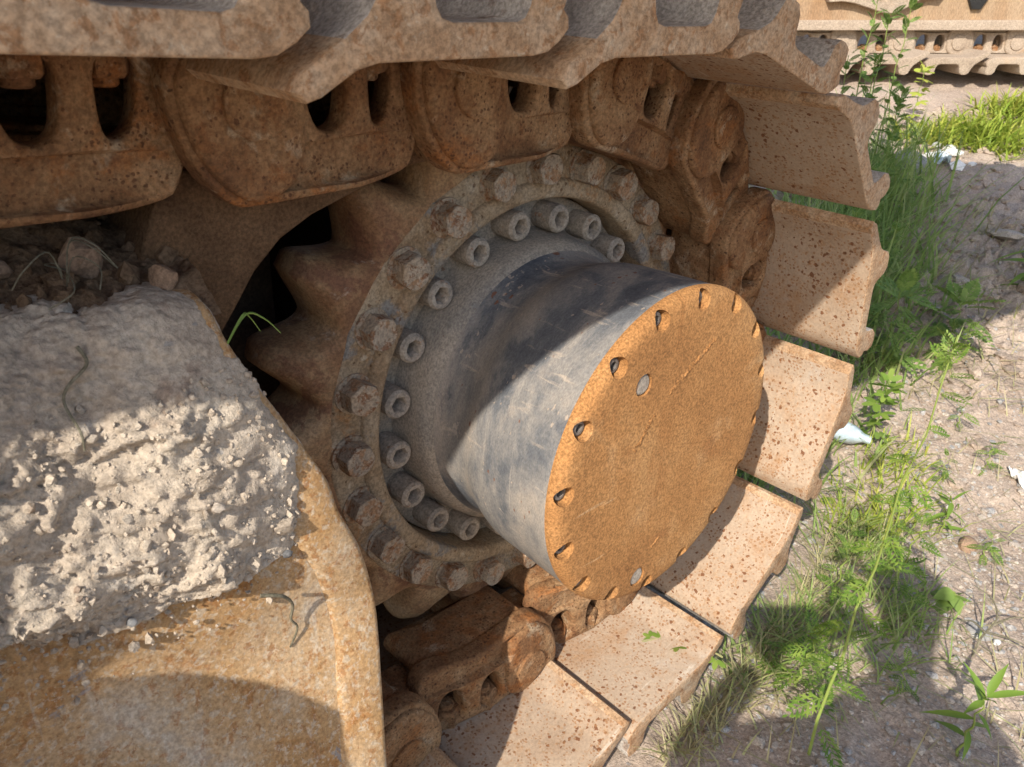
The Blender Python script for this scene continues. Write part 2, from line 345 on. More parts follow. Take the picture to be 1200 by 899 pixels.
# drum
prof = [(.66, -.03), (.645, -.005), (.632, .03), (.624, .07), (.624, .11), (.63, .15), (.643, .19), (.657, .225), (.667, .265), (.672, .31)] + [(.672 + .016 * i / 8, .31 + .045 * i) for i in range(1, 9)] + [(.687, .675), (.683, .682), (.66, .682)]
V, F = lathe(prof, 160)
V = [(x * (1 + .0025 * fbm(x * 4, wv * 5, z * 4, 4)), wv, z * (1 + .0025 * fbm(x * 4, wv * 5, z * 4, 4))) for x, wv, z in V]
link('drum', mesh('drum', V, F, M_DRUM, ang=50), fd)
# end cap with pockets cut by booleans
V, F = lathe([(.5, .62), (.680, .676), (.690, .680), (.691, .690), (.688, .704), (.680, .717), (.666, .728), (.645, .7345), (.59, .736), (.4, .736), (.2, .737), (.05, .737)], 160, (True, True))
capme = mesh('end_cap', V, F, M_CAP, ang=50)
cap = link('end_cap', capme, fd)
cV, cF = [], []
def addcyl(cx, cz, r, w0, w1, n=20):
    s = len(cV)
    for wv, rr in ((w0, r * .92), (w1, r)):
        for i in range(n): a = 2 * PI * i / n; cV.append((cx + rr * math.cos(a), wv, cz + rr * math.sin(a)))
    for i in range(n): cF.append((s + i, s + (i + 1) % n, s + n + (i + 1) % n, s + n + i))
    cF.append(tuple(s + i for i in range(n))); cF.append(tuple(s + n + i for i in range(n)))
slots = [math.radians(62 - 22.5 * i) for i in range(16)]
for a in slots: addcyl(.645 * math.cos(a), .645 * math.sin(a), .043, .664, .85)
plugs = [(-.26, .385), (-.14, -.565)]
for cx, cz in plugs: addcyl(cx, cz, .05, .715, .85)
cut = link('cutter', mesh('cutter', cV, cF, M_CAP, ang=None))
bo = cap.modifiers.new('b', 'BOOLEAN'); bo.operation = 'DIFFERENCE'; bo.object = cut; bo.solver = 'EXACT'
bpy.context.view_layer.update()
me2 = bpy.data.meshes.new_from_object(cap.evaluated_get(bpy.context.evaluated_depsgraph_get()))
cap.modifiers.clear(); cap.data = me2; bpy.data.objects.remove(cut); shade(me2, 35)
V, F = lathe([(.03, 0), (.03, .03), (.027, .034), (.017, .034), (.017, .015), (.004, .015)], 16, (False, True))
me_cb = mesh('cap_bolt', V, F, M_DARKBOLT, ang=35)
for a in slots: link('cap_bolt', me_cb, cap, P3(.642 * math.cos(a), .668, .642 * math.sin(a)))
V, F = lathe([(.042, 0), (.042, .012), (.036, .017), (.003, .017)], 20, (False, True)); me_pl = mesh('plug', V, F, M_SOCKET, ang=35)
for cx, cz in plugs: link('plug', me_pl, cap, P3(cx, .713, cz))
# rough raised casting marks on the cap, worn past reading
V, F = [], []
def mark(p0, p1, n, size):
    for i in range(n):
        t = (i + .5) / n + random.uniform(-.02, .02)
        cx = p0[0] + (p1[0] - p0[0]) * t + random.uniform(-.006, .006); cz = p0[1] + (p1[1] - p0[1]) * t + random.uniform(-.006, .006)
        s = len(V); L, Wd = size * random.uniform(.5, 1.1), size * .35; a = random.uniform(0, PI)
        for sx, sz, h in ((-1, -1, 0), (1, -1, 0), (1, 1, 0), (-1, 1, 0), (-.5, -.4, .0045), (.5, -.4, .0045), (.5, .4, .0045), (-.5, .4, .0045)):
            u, v_ = sx * L, sz * Wd
            V.append((cx + u * math.cos(a) - v_ * math.sin(a), .736 + h, cz + u * math.sin(a) + v_ * math.cos(a)))
        for f in ((0, 1, 5, 4), (1, 2, 6, 5), (2, 3, 7, 6), (3, 0, 4, 7), (4, 5, 6, 7)): F.append(tuple(s + q for q in f))
mark((-.089, .301), (.174, .454), 26, .014); mark((-.27, .116), (-.171, .229), 12, .016); mark((-.075, -.439), (-.022, -.412), 6, .013)
link('casting_mark', mesh('casting_mark', V, F, M_CAP, ang=60), cap, kind='stuff')
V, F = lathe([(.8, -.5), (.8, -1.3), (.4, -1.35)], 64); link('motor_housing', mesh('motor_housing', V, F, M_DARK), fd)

# ------------------------------------------------------------------ track chain
tc = thing('track_chain', 'rusty crawler track with dusty spotted shoes and bolted links wrapped round the sprocket', 'crawler track')
PT = .754
def rounded(me): return me
outl = smoothpoly([(-.205, .03), (-.19, .10), (-.12, .142), (.02, .144), (.3, .144), (.56, .144), (.61, .10), (.60, -.0), (.60, -.12), (.575, -.20), (.545, -.245), (.3, -.245), (-.0, -.255), (-.07, -.25), (-.16, -.14)], 2)
win = [smoothpoly([(.15, .125), (.145, .0), (.17, -.085), (.21, -.115), (.27, -.11), (.315, -.06), (.32, .125)], 2), smoothpoly([(.365, .125), (.365, -.06), (.395, -.11), (.44, -.115), (.49, -.085), (.52, .0), (.515, .125)], 2)]
front = extrude('link_front', [outl] + win, .13, .235, M_LINK, .02, 3)
circ = lambda cx, cz, r, n=28: [(cx + r * math.cos(2 * PI * i / n), cz + r * math.sin(2 * PI * i / n)) for i in range(n)]
boss = extrude('link_boss', [smoothpoly([(-.18, .04), (-.155, .10), (-.09, .135), (.05, .135), (.115, .09), (.125, 0), (.125, -.10), (.10, -.19), (.04, -.23), (-.04, -.235), (-.145, -.12)], 2)], .05, .262, M_LINK, .024, 3)
pinb = extrude('pin_end', [circ(0, 0, .085)], .1, .279, M_LINK, .008)
tail = extrude('link_tail', [circ(PT, 0, .165) ], -.09, .10, M_LINK, .012)
tail2 = extrude('link_tail2', [[(.555, -.15), (PT, -.165), (PT, .165), (.555, .165)]], -.085, .095, M_LINK, .008)
rail = extrude('link_rail', [smoothpoly([(-.06, -.20), (-.03, -.245), (.50, -.235), (.535, -.20), (.52, -.165), (.0, -.165)], 1)], -.12, .19, M_LINK, .02)
for me_ in (front, rail):
    for v in me_.vertices:                      # the far end of a link lies behind the next link's boss
        u = v.co.x / U; t = min(1, max(0, (u - .30) / .26)); v.co.y += .085 * t * t * (3 - 2 * t) * U
me_link = join('track_link', [front, boss, pinb, tail, tail2, rail], M_LINK)
shade(me_link, 45)
def nut_v():
    V, F = [], []; rows = []
    for r, v_, n in ((.07, .145, 6), (.07, .06, 6), (.06, .048, 6)):
        rows.append(len(V))
        for i in range(6): a = 2 * PI * i / 6; V.append((r * math.cos(a), r * math.sin(a), v_))
    for p, q in zip(rows, rows[1:]):
        for i in range(6): F.append((p + i, p + (i + 1) % 6, q + (i + 1) % 6, q + i))
    F.append(tuple(rows[-1] + i for i in range(6)))
    for rr in ((.038, .06), (.038, .032), (.03, .025)):
        rows.append(len(V))
        for i in range(12): a = 2 * PI * i / 12; V.append((rr[0] * math.cos(a), rr[0] * math.sin(a), rr[1]))
    for p, q in zip(rows[3:], rows[4:]):
        for i in range(12): F.append((p + i, p + (i + 1) % 12, q + (i + 1) % 12, q + i))
    F.append(tuple(rows[-1] + i for i in range(12)))
    return V, F
V, F = nut_v(); me_nut = mesh('nut', V, F, M_LINK, ang=30)
prof = [(-.195, .090), (-.18, .075), (-.15, .083), (-.06, .132), (0, .145), (.46, .145), (.505, .152), (.545, .175), (.572, .20), (.57, .222), (.55, .24),
        (.568, .285), (.56, .325), (.53, .335), (.49, .332), (.462, .305), (.45, .25), (.43, .218), (.40, .208), (.20, .208), (.165, .218), (.148, .245), (.135, .305), (.11, .33), (.06, .333), (.03, .315), (.005, .26), (-.02, .225), (-.08, .18), (-.175, .122)]
prof = [(u + .035, v_) for u, v_ in prof]
me_shoe = extrude('track_shoe', [prof], -1.42, .78, M_SHOE, .008, 2, 50)
me_shoe.materials.append(M_CAKE); me_shoe.materials.append(M_EDGE)
for f in me_shoe.polygons:
    c = f.center / U
    if abs(f.normal.y) < .5 and c.z > .20: f.material_index = 1
    elif abs(f.normal.y) > .3 or c.x < -.08: f.material_index = 2
V, F = lathe([(.10, -.72), (.10, .02)], 20); me_bush = mesh('bushing', V, F, M_LINK)
# pin stations: top run, wrap, bottom run
st = []
p0 = (1.385 * math.cos(math.radians(87)), 1.385 * math.sin(math.radians(87)))
for k in range(5, 0, -1): st.append((p0[0] - PT * k, p0[1] + (.0, .0, .0, .04, .09, .13)[k]))
for k in range(7):
    a = math.radians(87 - 31.3 * k); st.append((1.385 * math.cos(a), 1.385 * math.sin(a)))
q = st[-1]
for k in range(1, 5): st.append((q[0] - PT * k, q[1] - .035 * k))
for i in range(len(st) - 1):
    a, b = st[i], st[i + 1]; phi = math.atan2(-(b[1] - a[1]), b[0] - a[0])
    loc, rot = P3(a[0], 0, a[1]), (random.uniform(-.006, .006), phi, 0)
    lk = link('track_link', me_link, tc, loc, rot)
    for u in (.235, .43):
        nb = link('nut', me_nut, lk, P3(u, .165 if u < .3 else .125, 0), (0, 0, random.uniform(0, 1)))
    inner = link('track_link', me_link, tc, P3(a[0], -.64, a[1]), rot); inner.scale = (1, -1, 1)
    sh = link('track_shoe', me_shoe, tc, P3(a[0], random.uniform(-.012, .012), a[1]), (random.uniform(-.008, .008), phi + random.uniform(-.012, .012), random.uniform(-.008, .008)))
    link('bushing', me_bush, tc, loc)

# ------------------------------------------------------------------ track frame
tf = thing('crawler_undercarriage', 'rust stained track frame end under a heap of dried mud beside the sprocket', 'track frame')
CS = [(-1.50, .80, -1.25), (-1.49, .80, -1.0), (-1.479, .80, -.80), (-1.44, .743, -.648), (-1.356, .607, -.357), (-1.299, .501, -.132), (-1.348, .5, .067), (-1.401, .48, .212), (-1.414, .45, .326), (-1.52, .40, .556), (-1.619, .34, .768), (-1.635, .29, .88), (-1.64, .20, .90), (-1.64, .0, .90), (-1.64, -.6, .9)]
def csx(t):
    i = min(int(t), len(CS) - 2); f = t - i; a, b = CS[i], CS[i + 1]
    return tuple(a[k] + (b[k] - a[k]) * f for k in range(3))
# smooth the section
T = [csx(t) for t in np.linspace(0, len(CS) - 1, 120)]
for _ in range(10):
    T = [T[0]] + [tuple((T[i - 1][k] + 2 * T[i][k] + T[i + 1][k]) / 4 for k in range(3)) for i in range(1, len(T) - 1)] + [T[-1]]
nT = len(T)
def nrm(i):
    a, b = T[max(0, i - 1)], T[min(nT - 1, i + 1)]; dw, dz = b[1] - a[1], b[2] - a[2]; L = math.hypot(dw, dz); return (dz / L, -dw / L)
# end plate: proud band at the edge; side plate a little lower to its left
offs = [(-.17, -.002), (-.155, .008), (-.14, .011), (-.08, .012), (-.022, .010), (-.008, .005), (0, -.008), (.0, -.05), (-.01, -.3), (-.03, -.9)]
V, F = [], []
for i, (x, wv, z) in enumerate(T):
    n_ = nrm(i)
    for dx, dn in offs:
        h = dn + (.003 * fbm(z * 9, dx * 30, 2, 4) if dn > 0 else 0)
        V.append((x + dx + .004 * fbm(z * 6, 5, dx * 3, 3), wv + n_[0] * h, z + n_[1] * h))
no = len(offs)
for i in range(nT - 1):
    for j in range(no - 1): F.append((i * no + j, i * no + j + 1, (i + 1) * no + j + 1, (i + 1) * no + j))
link('end_plate', mesh('end_plate', V, F, M_FRAME, ang=50), tf)
xs = [-.15 - .05 * j for j in range(1, 60)]; xs = [-.15] + xs
V, F = [], []
for i, (x, wv, z) in enumerate(T):
    n_ = nrm(i)
    for dx in xs:
        h = -.004 + .008 * fbm(dx * 2, z * 2, 8, 4); V.append((x + dx, wv + n_[0] * h, z + n_[1] * h))
no = len(xs)
for i in range(nT - 1):
    for j in range(no - 1): F.append((i * no + j, i * no + j + 1, (i + 1) * no + j + 1, (i + 1) * no + j))
link('side_plate', mesh('side_plate', V, F, M_FRAME, recalc=False, ang=50), tf)
arc = [(-.55, 1.14), (-.80, 1.12), (-1.03, 1.05), (-1.16, 1.01), (-1.28, .95), (-1.38, .86), (-1.46, .75), (-1.53, .66), (-1.66, .62), (-1.74, .85), (-1.66, 1.02), (-1.6, 1.17), (-.55, 1.17)]
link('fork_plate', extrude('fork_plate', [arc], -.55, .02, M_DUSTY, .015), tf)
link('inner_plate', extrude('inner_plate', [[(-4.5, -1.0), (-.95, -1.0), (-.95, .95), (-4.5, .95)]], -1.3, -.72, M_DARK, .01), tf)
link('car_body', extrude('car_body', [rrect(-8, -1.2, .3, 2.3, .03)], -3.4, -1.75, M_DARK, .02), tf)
# mud heap (one crust of soil)
rows, cols = 220, 300
V, F = [], []
E_X = lambda z: np.interp(z, [t[2] for t in T], [t[0] for t in T])
ti = np.linspace(57, 114, rows)
for r in range(rows):
    i = int(ti[r]); f = ti[r] - i; a, b = T[i], T[min(i + 1, nT - 1)]
    ex, wv, z = (a[k] + (b[k] - a[k]) * f for k in range(3)); n_ = nrm(i)
    arcpos = r / rows
    for c in range(cols):
        s = 2.0 * c / (cols - 1); x = ex + .0 - s
        px, pz = x, z * 1.15 - wv
        big = fbm(px * 2.2, pz * 2.2, 3.3, 4); lum = fbm(px * 6, pz * 6, 7.1, 5, .7); fin = fbm(px * 22, pz * 22, 1.7, 4, .6)
        zl = .10 + .10 * fbm(x * 3, 1.5, 2, 3) + .10 * max(0, -1.62 - x) - .05 * max(0, -2.0 - x)
        e1 = (z - zl) / .16 + .5 * lum
        e2 = (s - .02 - .03 * lum - max(0, .46 - z) * .55) / .30
        e3 = (nT * .90 + 9 * lum + 6 * big - ti[r]) / 5
        e = max(-.35, min(1, min(e1, e2, e3)))
        vd = noise.voronoi(Vector((px * 5.5 + .3 * lum, pz * 5.5, 4)))[0]; clod = min(.5, vd[1] - vd[0])
        vd2 = noise.voronoi(Vector((px * 14, pz * 14 + .3 * fin, 9)))[0]; clod2 = min(.5, vd2[1] - vd2[0])
        body = .075 + .055 * math.exp(-((z - .45) / .28) ** 2) + .085 * big + .016 * lum + .007 * fin + (.042 * clod + .020 * clod2) * (1 if z < .62 else .9) + (.010 * fin + .02 * lum if z > .6 else 0)
        body += .012 * max(0, lum) * (1 if z < .62 else .3)
        if z > .6: body *= 1 - .45 * min(1, (z - .6) / .28)
        h = body * max(0, e) ** .6 if e > 0 else .1 * e
        V.append((x, wv + n_[0] * h, z + n_[1] * h))
for r in range(rows - 1):
    for c in range(cols - 1): F.append((r * cols + c, r * cols + c + 1, (r + 1) * cols + c + 1, (r + 1) * cols + c))
MUDV = V
mud = link('mud', mesh('mud', V, F, M_MUD, recalc=False, ang=180), kind='stuff', label='pale dried mud heaped on the slope of the track frame', category='mud')
base = bmesh.new(); bmesh.ops.create_icosphere(base, subdivisions=1, radius=1); bv = np.array([v.co[:] for v in base.verts]); bf = [tuple(v.index for v in f.verts) for f in base.faces]; base.free()
def crumbs(name, label, cat, src, n, size, m, keep):
    V, F = [], []; k = 0
    while k < n:
        p = src[rng.integers(len(src))]
        if not keep(p): continue
        k += 1; r = size * (.35 + rng.exponential(.5)); pts = bv * (1 + rng.uniform(-.3, .3, (len(bv), 1))) * min(r, size * 2.6) * rng.uniform(.7, 1.3, (1, 3)); s0 = len(V)
        V += [(p[0] + q_[0], p[1] + q_[1] + r * .15, p[2] + q_[2] + r * .15) for q_ in pts]; F += [tuple(s0 + i for i in f) for f in bf]
    link(name, mesh(name, V, F, m, recalc=False, ang=30), kind='stuff', label=label, category=cat)
PLV = [(T[i][0] - dx, T[i][1] + .012, T[i][2]) for i in range(48, 66) for dx in np.arange(.25, 1.1, .02) if rng.random() < (i - 46) / 22]
crumbs('mud_crumbs', 'thin scatter of mud grit on the rusty plate below the mud', 'mud', PLV, 380, .006, M_MUD, lambda p: True)
crumbs('mud_crumbs', 'coarse clods lying loose on the dried mud', 'mud', MUDV, 110, .014, M_MUD, lambda p: p[2] < .6 and p[2] > .1)
crumbs('mud_crumbs', 'crumbs and grit stuck all over the dried mud', 'mud', MUDV, 2600, .0055, M_MUD, lambda p: p[2] < .75 and p[2] > .12)
# dark dirt packed under the upper run
V, F = [], []
nx_, ny_ = 150, 70
for j in range(ny_):
    for i in range(nx_):
        x = -1.60 - 1.6 * i / (nx_ - 1); wv = .27 - .95 * j / (ny_ - 1)
        b = .855 + .27 * (j / ny_) ** .8 + .05 * min(1, max(0, (-1.68 - x) / .3)) * math.exp(-((j / ny_ - .35) / .3) ** 2)
        h = .06 * fbm(x * 4, wv * 4, 8, 5, .7) + .012 * fbm(x * 20, wv * 20, 3, 3)
        V.append((x, wv, b + h))
for j in range(ny_ - 1):
    for i in range(nx_ - 1): F.append((j * nx_ + i, j * nx_ + i + 1, (j + 1) * nx_ + i + 1, (j + 1) * nx_ + i))
DIRTV = V
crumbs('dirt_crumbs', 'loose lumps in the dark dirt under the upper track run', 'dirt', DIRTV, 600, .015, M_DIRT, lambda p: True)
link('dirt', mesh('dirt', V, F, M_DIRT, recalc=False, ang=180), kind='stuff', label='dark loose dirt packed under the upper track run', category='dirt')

# ------------------------------------------------------------------ stones and debris
def rock(seed, sx, sy, sz, m, sub=2):
    bm = bmesh.new(); bmesh.ops.create_icosphere(bm, subdivisions=sub, radius=1)
    for v in bm.verts:
        n_ = v.co.copy(); d = 1 + .35 * noise.noise(n_ * 1.1 + Vector((seed * 3.1, 0, 0))) + .12 * noise.noise(n_ * 3 + Vector((0, seed, 0)))
        v.co = Vector((n_.x * sx, n_.y * sy, n_.z * sz)) * d * U
    me = bpy.data.meshes.new('stone'); bm.to_mesh(me); bm.free(); shade(me, 30); me.materials.append(m); return me
def nearest_h(Vs, x, wv):
    return min(Vs, key=lambda v: (v[0] - x) ** 2 + (v[1] - wv) ** 2)[2]
def stone(label, x, wv, z, sx, sy, sz, m, seed):
    return link('stone', rock(seed, sx, sy, sz, m), None, P3(x, wv, z), (random.uniform(-.3, .3), random.uniform(-.3, .3), random.uniform(0, 6)), label=label, category='stone')
for lab, x, wv, s, m, sd in [
    ('squarish brown stone wedged under the chain beside the fork plate', -1.86, .02, (.06, .05, .06), M_BROWNSTONE, 1),
    ('rounded stone at the far left edge of the dark dirt', -2.30, .20, (.035, .03, .03), M_STONE, 2),
    ('small reddish stone just above the pale mud at the left', -2.22, .24, (.03, .025, .025), M_BROWNSTONE, 3),
    ('flat brown stone lying in the dark dirt under the chain', -2.06, .02, (.05, .04, .03), M_BROWNSTONE, 4),
    ('long brown stone lying where dark dirt meets pale mud', -1.80, .26, (.065, .03, .025), M_BROWNSTONE, 5),
    ('pale pebble beside the dry tuft on the dirt', -1.98, .22, (.03, .025, .02), M_STONE, 6),
    ('dark lump of stone near the corner of the fork plate', -1.70, .16, (.05, .03, .04), M_BROWNSTONE, 8)]:
    stone(lab, x, wv, nearest_h(DIRTV, x, wv) + s[2] * .4, *s, m, sd)
def on_mud(x, z):
    return min(MUDV, key=lambda v: (v[0] - x) ** 2 + (v[2] - z) ** 2)
for lab, x, z, s, m, sd in [
    ('tiny pale pebble on the grey upper mud', -1.78, .72, (.010, .012, .009), M_STONE, 11),
    ('dark grey pebble at the mud edge on the rusty plate', -1.60, .17, (.014, .016, .012), M_DIRTSTONE, 12),
    ('grey pebble low on the sunlit mud at left', -2.05, .20, (.013, .014, .010), M_DIRTSTONE, 13),
    ('pale pebble in the middle of the sunlit mud', -1.80, .45, (.018, .015, .014), M_STONE, 14)]:
    p = on_mud(x, z); stone(lab, p[0], p[1] + .008, p[2], *s, m, sd)

for lab, x, wv, s, m, sd in [
    ('flat bluish grey stone near the dark twigs on the soil', 2.24, 1.62, (.10, .08, .02), M_GREYSTONE, 21),
    ('small white pebble beside the dark twigs', 2.20, 1.72, (.028, .022, .02), M_PAPER, 22),
    ('cream pebble right of the dark twigs', 1.98, 1.84, (.03, .022, .018), M_STONE, 23),
    ('brown clod beside the broad leaves on lit soil', 3.05, 1.25, (.07, .06, .05), M_BROWNSTONE, 24),
    ('broad flat stone half sunk in the shaded clods', 7.9, -.35, (.22, .15, .06), M_STONE, 25),
    ('dark blue stone in the shaded soil at right', 7.6, -.02, (.08, .07, .07), M_GREYSTONE, 26),
    ('grey boulder in the tall grass beside the white rubble', 8.9, -2.0, (.30, .22, .2), M_GREYSTONE, 27),
    ('pale stone in the middle of the shaded clods', 6.6, -.3, (.10, .08, .05), M_STONE, 28)]:
    stone(lab, x, wv, gnd(x, wv) + s[2] * .35, *s, m, sd)
# white rubble pieces
for k in range(14):
    x, wv = 9.8 + rng.normal(0, .28), -1.92 + rng.normal(0, .20); r = random.uniform(.05, .13)
    o = link('rubble', rock(40 + k, r, r * .8, r * .55, M_PAPER, 1), None, P3(x, wv, gnd(x, wv) + r * .3), (0, 0, random.uniform(0, 6)),
             label='white lump of rubble in the heap beside the grey boulder', category='rubble', group='white rubble heap')
# gravel: nobody could count it
base = bmesh.new(); bmesh.ops.create_icosphere(base, subdivisions=1, radius=1); bv = np.array([v.co[:] for v in base.verts]); bf = [tuple(v.index for v in f.verts) for f in base.faces]; base.free()
def gravel(name, label, n, sampler, size, m):
    V, F = [], []
    for k in range(n):
        x, wv = sampler(); r = size * (.4 + rng.exponential(.55)); 
        sc = np.array([rng.uniform(.7, 1.4), rng.uniform(.7, 1.3), rng.uniform(.4, .8)]) * min(r, size * 3)
        pts = bv * (1 + rng.uniform(-.28, .28, (len(bv), 1))) * sc; a = rng.uniform(0, 6.28)
        z = gnd(x, wv); s0 = len(V); ca, sa = math.cos(a), math.sin(a)
        V += [(x + p[0] * ca - p[1] * sa, wv + p[0] * sa + p[1] * ca, z + p[2] + sc[2] * .2) for p in pts]
        F += [tuple(s0 + i for i in f) for f in bf]
    link(name, mesh(name, V, F, m, recalc=False, ang=30), kind='stuff', label=label, category='gravel')
gravel('gravel', 'small pale gravel strewn over the lit dry soil', 4200, lambda: (rng.uniform(.3, 4.5), rng.uniform(.2, 2.3)), .011, M_STONE)
gravel('gravel', 'grey crumbs of gravel over the soil', 2400, lambda: (rng.uniform(.3, 6), rng.uniform(-.5, 2.3)), .012, M_GREYSTONE)
gravel('soil_crumbs', 'crumbled clods of earth on the shaded and far ground', 2600, lambda: (rng.uniform(3.5, 12), rng.uniform(-3, 1)), .032, M_GROUND)

# ------------------------------------------------------------------ twigs, wires and straw
def stick(name, label, cat, pts, r, m=M_TWIG, taper=.5, seg=6):
    n = len(pts); V, F = tube(pts, [r * (1 - (1 - taper) * i / (n - 1)) for i in range(n)], seg)
    return link(name, mesh(name, V, F, m, ang=60), label=label, category=cat)
def spl(pts, n=8):
    out = []; P = [Vector(p) for p in pts]
    for i in range(len(P) - 1):
        a, b, c, d = P[max(0, i - 1)], P[i], P[i + 1], P[min(len(P) - 1, i + 2)]
        for k in range(n):
            t = k / n; out.append(.5 * (2 * b + (c - a) * t + (2 * a - 5 * b + 4 * c - d) * t * t + (3 * b - a - 3 * c + d) * t ** 3))
    return out + [P[-1]]
mp = [on_mud(x, z) for x, z in [(-1.99, .875), (-1.985, .84), (-2.04, .80), (-2.055, .76), (-2.05, .71), (-2.045, .66)]]
stick('root', 'thin grey root hanging down over the pale upper mud', 'root', spl([(p[0], p[1] + .014, p[2] + .01) for p in mp]), .0055)
stick('wire', 'thin bent dark wire on the rusty plate below the mud', 'wire', spl([(-1.72, .565, .12), (-1.66, .575, .09), (-1.615, .54, .01), (-1.62, .53, -.05), (-1.60, .525, -.10), (-1.63, .525, -.16)]), .006)
# dry tuft in the dirt
tuft = thing('dry_tuft', 'tuft of dry straw stalks in the dark dirt under the chain', 'dry grass', P3(-1.93, .12, nearest_h(DIRTV, -1.93, .12)))
for k in range(6):
    a = random.uniform(0, 6.28); h = random.uniform(.05, .12); d = random.uniform(.05, .14)
    V, F = tube(spl([(0, 0, -.02), (d * .3 * math.cos(a), d * .3 * math.sin(a) + .03, h), (d * math.cos(a), d * math.sin(a) + .05, h * .8), (1.2 * d * math.cos(a + .4), 1.2 * d * math.sin(a + .4) + .06, h * .3)], 5), [.002] * 16, 4)
    link('stalk', mesh('stalk', V, F, M_TWIG, ang=60), tuft)
# branching dark twigs by the blue stone
tw = thing('twig', 'dark branching twig standing on the lit gravel', 'twig', P3(2.0, 1.66, gnd(2.0, 1.66)))
for pts in ([(0, 0, 0), (.05, 0, .12), (.10, .03, .24), (.09, -.02, .36), (.02, -.12, .44)], [(.08, .02, .2), (.16, .10, .27), (.24, .22, .28)], [(.06, .01, .15), (-.02, -.06, .24), (-.1, -.1, .26)], [(.07, .01, .15), (.14, .14, .14), (.16, .24, .12)]):
    sp = spl(pts, 5); V, F = tube(sp, [.008 * (1 - .6 * i / len(sp)) for i in range(len(sp))], 5); link('branch', mesh('branch', V, F, M_TWIG, ang=60), tw)

# ------------------------------------------------------------------ grass
def blades(name, label, n, sampler, hmin, hmax, wid, m, lean=.5, curl=.6, cat='grass'):
    V, F = [], []
    for k in range(n):
        x, wv = sampler(); z = gnd(x, wv) - .01; h = rng.uniform(hmin, hmax); a = rng.uniform(0, 2 * PI); l = rng.uniform(.1, 1) * lean; c = rng.uniform(0, 1) * curl
        b = a + rng.uniform(-.6, .6); s = len(V); wd = wid * rng.uniform(.6, 1.3)
        pa = a + PI / 2 + rng.uniform(-.5, .5)
        for i in range(4):
            t = i / 3; out = h * (l * t + c * t * t) ; up = h * t * math.sqrt(max(.15, 1 - (l * .7) ** 2)) - h * c * .45 * t ** 3
            cx, cw, cz = x + out * math.cos(a), wv + out * math.sin(a), z + up; ww = wd * (1 - t) ** .7
            if i < 3:
                V.append((cx - ww * math.cos(pa), cw - ww * math.sin(pa), cz)); V.append((cx + ww * math.cos(pa), cw + ww * math.sin(pa), cz))
            else: V.append((cx, cw, cz))
        F += [(s, s + 1, s + 3, s + 2), (s + 2, s + 3, s + 5, s + 4), (s + 4, s + 5, s + 6)]
    return link(name, mesh(name, V, F, m, recalc=False, ang=180), kind='stuff', label=label, category=cat)
def clusters(cs, spread):
    def f():
        c = cs[rng.integers(len(cs))]; r = spread * c[2] if len(c) > 2 else spread
        return c[0] + rng.normal(0, r), c[1] + rng.normal(0, r)
    return f
tall = [(5.2, -1.0), (5.6, -1.15), (6.2, -1.25), (6.7, -1.35), (7.3, -1.55), (7.8, -1.75), (8.3, -2.1), (4.7, -.95), (5.0, -1.3), (6, -1.7), (7, -2.1)]
blades('tall_grass', 'tall fresh green grass growing behind the raised track shoes', 950, clusters(tall, .32), .3, 1.4, .013, M_GRASS, .55, .7)
blades('tall_grass', 'short green undergrowth below the tall grass behind the shoes', 1100, clusters(tall + [(4.6, -.5), (4.3, -.3), (5.6, -.6), (6.2, -.8)], .3), .2, .6, .016, M_GRASS, .7, .7)
blades('grass', 'green grass tufts seen in the gaps behind the track shoes', 1000, clusters([(2.6, -.4), (3.0, -.3), (3.4, -.5), (2.9, -.9), (3.6, -.8), (3.9, -.35), (3.3, -.05), (2.4, -.1)], .22), .15, .5, .012, M_GRASS, .7, .7)
blades('grass', 'thin pale grass along the lower edge of the shoes', 800, lambda: ((lambda t: (.05 + 2.6 * t + rng.normal(0, .05), .90 - .30 * t + abs(rng.normal(0, .10)) - .02))(rng.uniform(0, 1))), .06, .24, .006, M_DRY, 1.0, .9)
blades('grass', 'green grass growing in the photographer shadow', 650, clusters([(1.3, .85), (1.6, .95), (1.9, 1.0), (2.1, 1.15), (1.2, 1.05), (1.5, 1.25), (2.3, .8), (2.5, .75), (1.9, 1.3), (.95, .9)], .16), .08, .32, .007, M_GRASS, 1.0, .9)
blades('grass', 'low green tufts beside the bottle on the lit soil', 480, clusters([(2.9, .5), (3.1, .6), (2.7, .6), (3.4, .45), (3.6, .5), (2.6, .75), (2.9, .8), (3.2, .9)], .13), .06, .28, .008, M_LIME, 1.0, .8)
blades('dry_straw', 'dry straw blades scattered over the soil', 700, lambda: (rng.uniform(.4, 5.5), rng.uniform(.1, 2.2)), .08, .30, .005, M_DRY, 2.2, .4)
blades('dry_straw', 'dead straw in the shaded clods', 600, lambda: (rng.uniform(4.5, 8.5), rng.uniform(-1, .6)), .12, .4, .008, M_DRY, 2.0, .5)
blades('low_plants', 'yellow green low plants in the sun beyond the rubble', 1500, clusters([(10.4, -2.2), (10.6, -1.9), (10.9, -2.0), (11.2, -1.7), (11.9, -1.9), (12.4, -1.9), (12.6, -1.6), (10.1, -2.3), (10.7, -1.5)], .22), .15, .45, .022, M_LIME, 1.3, .9, 'plants')

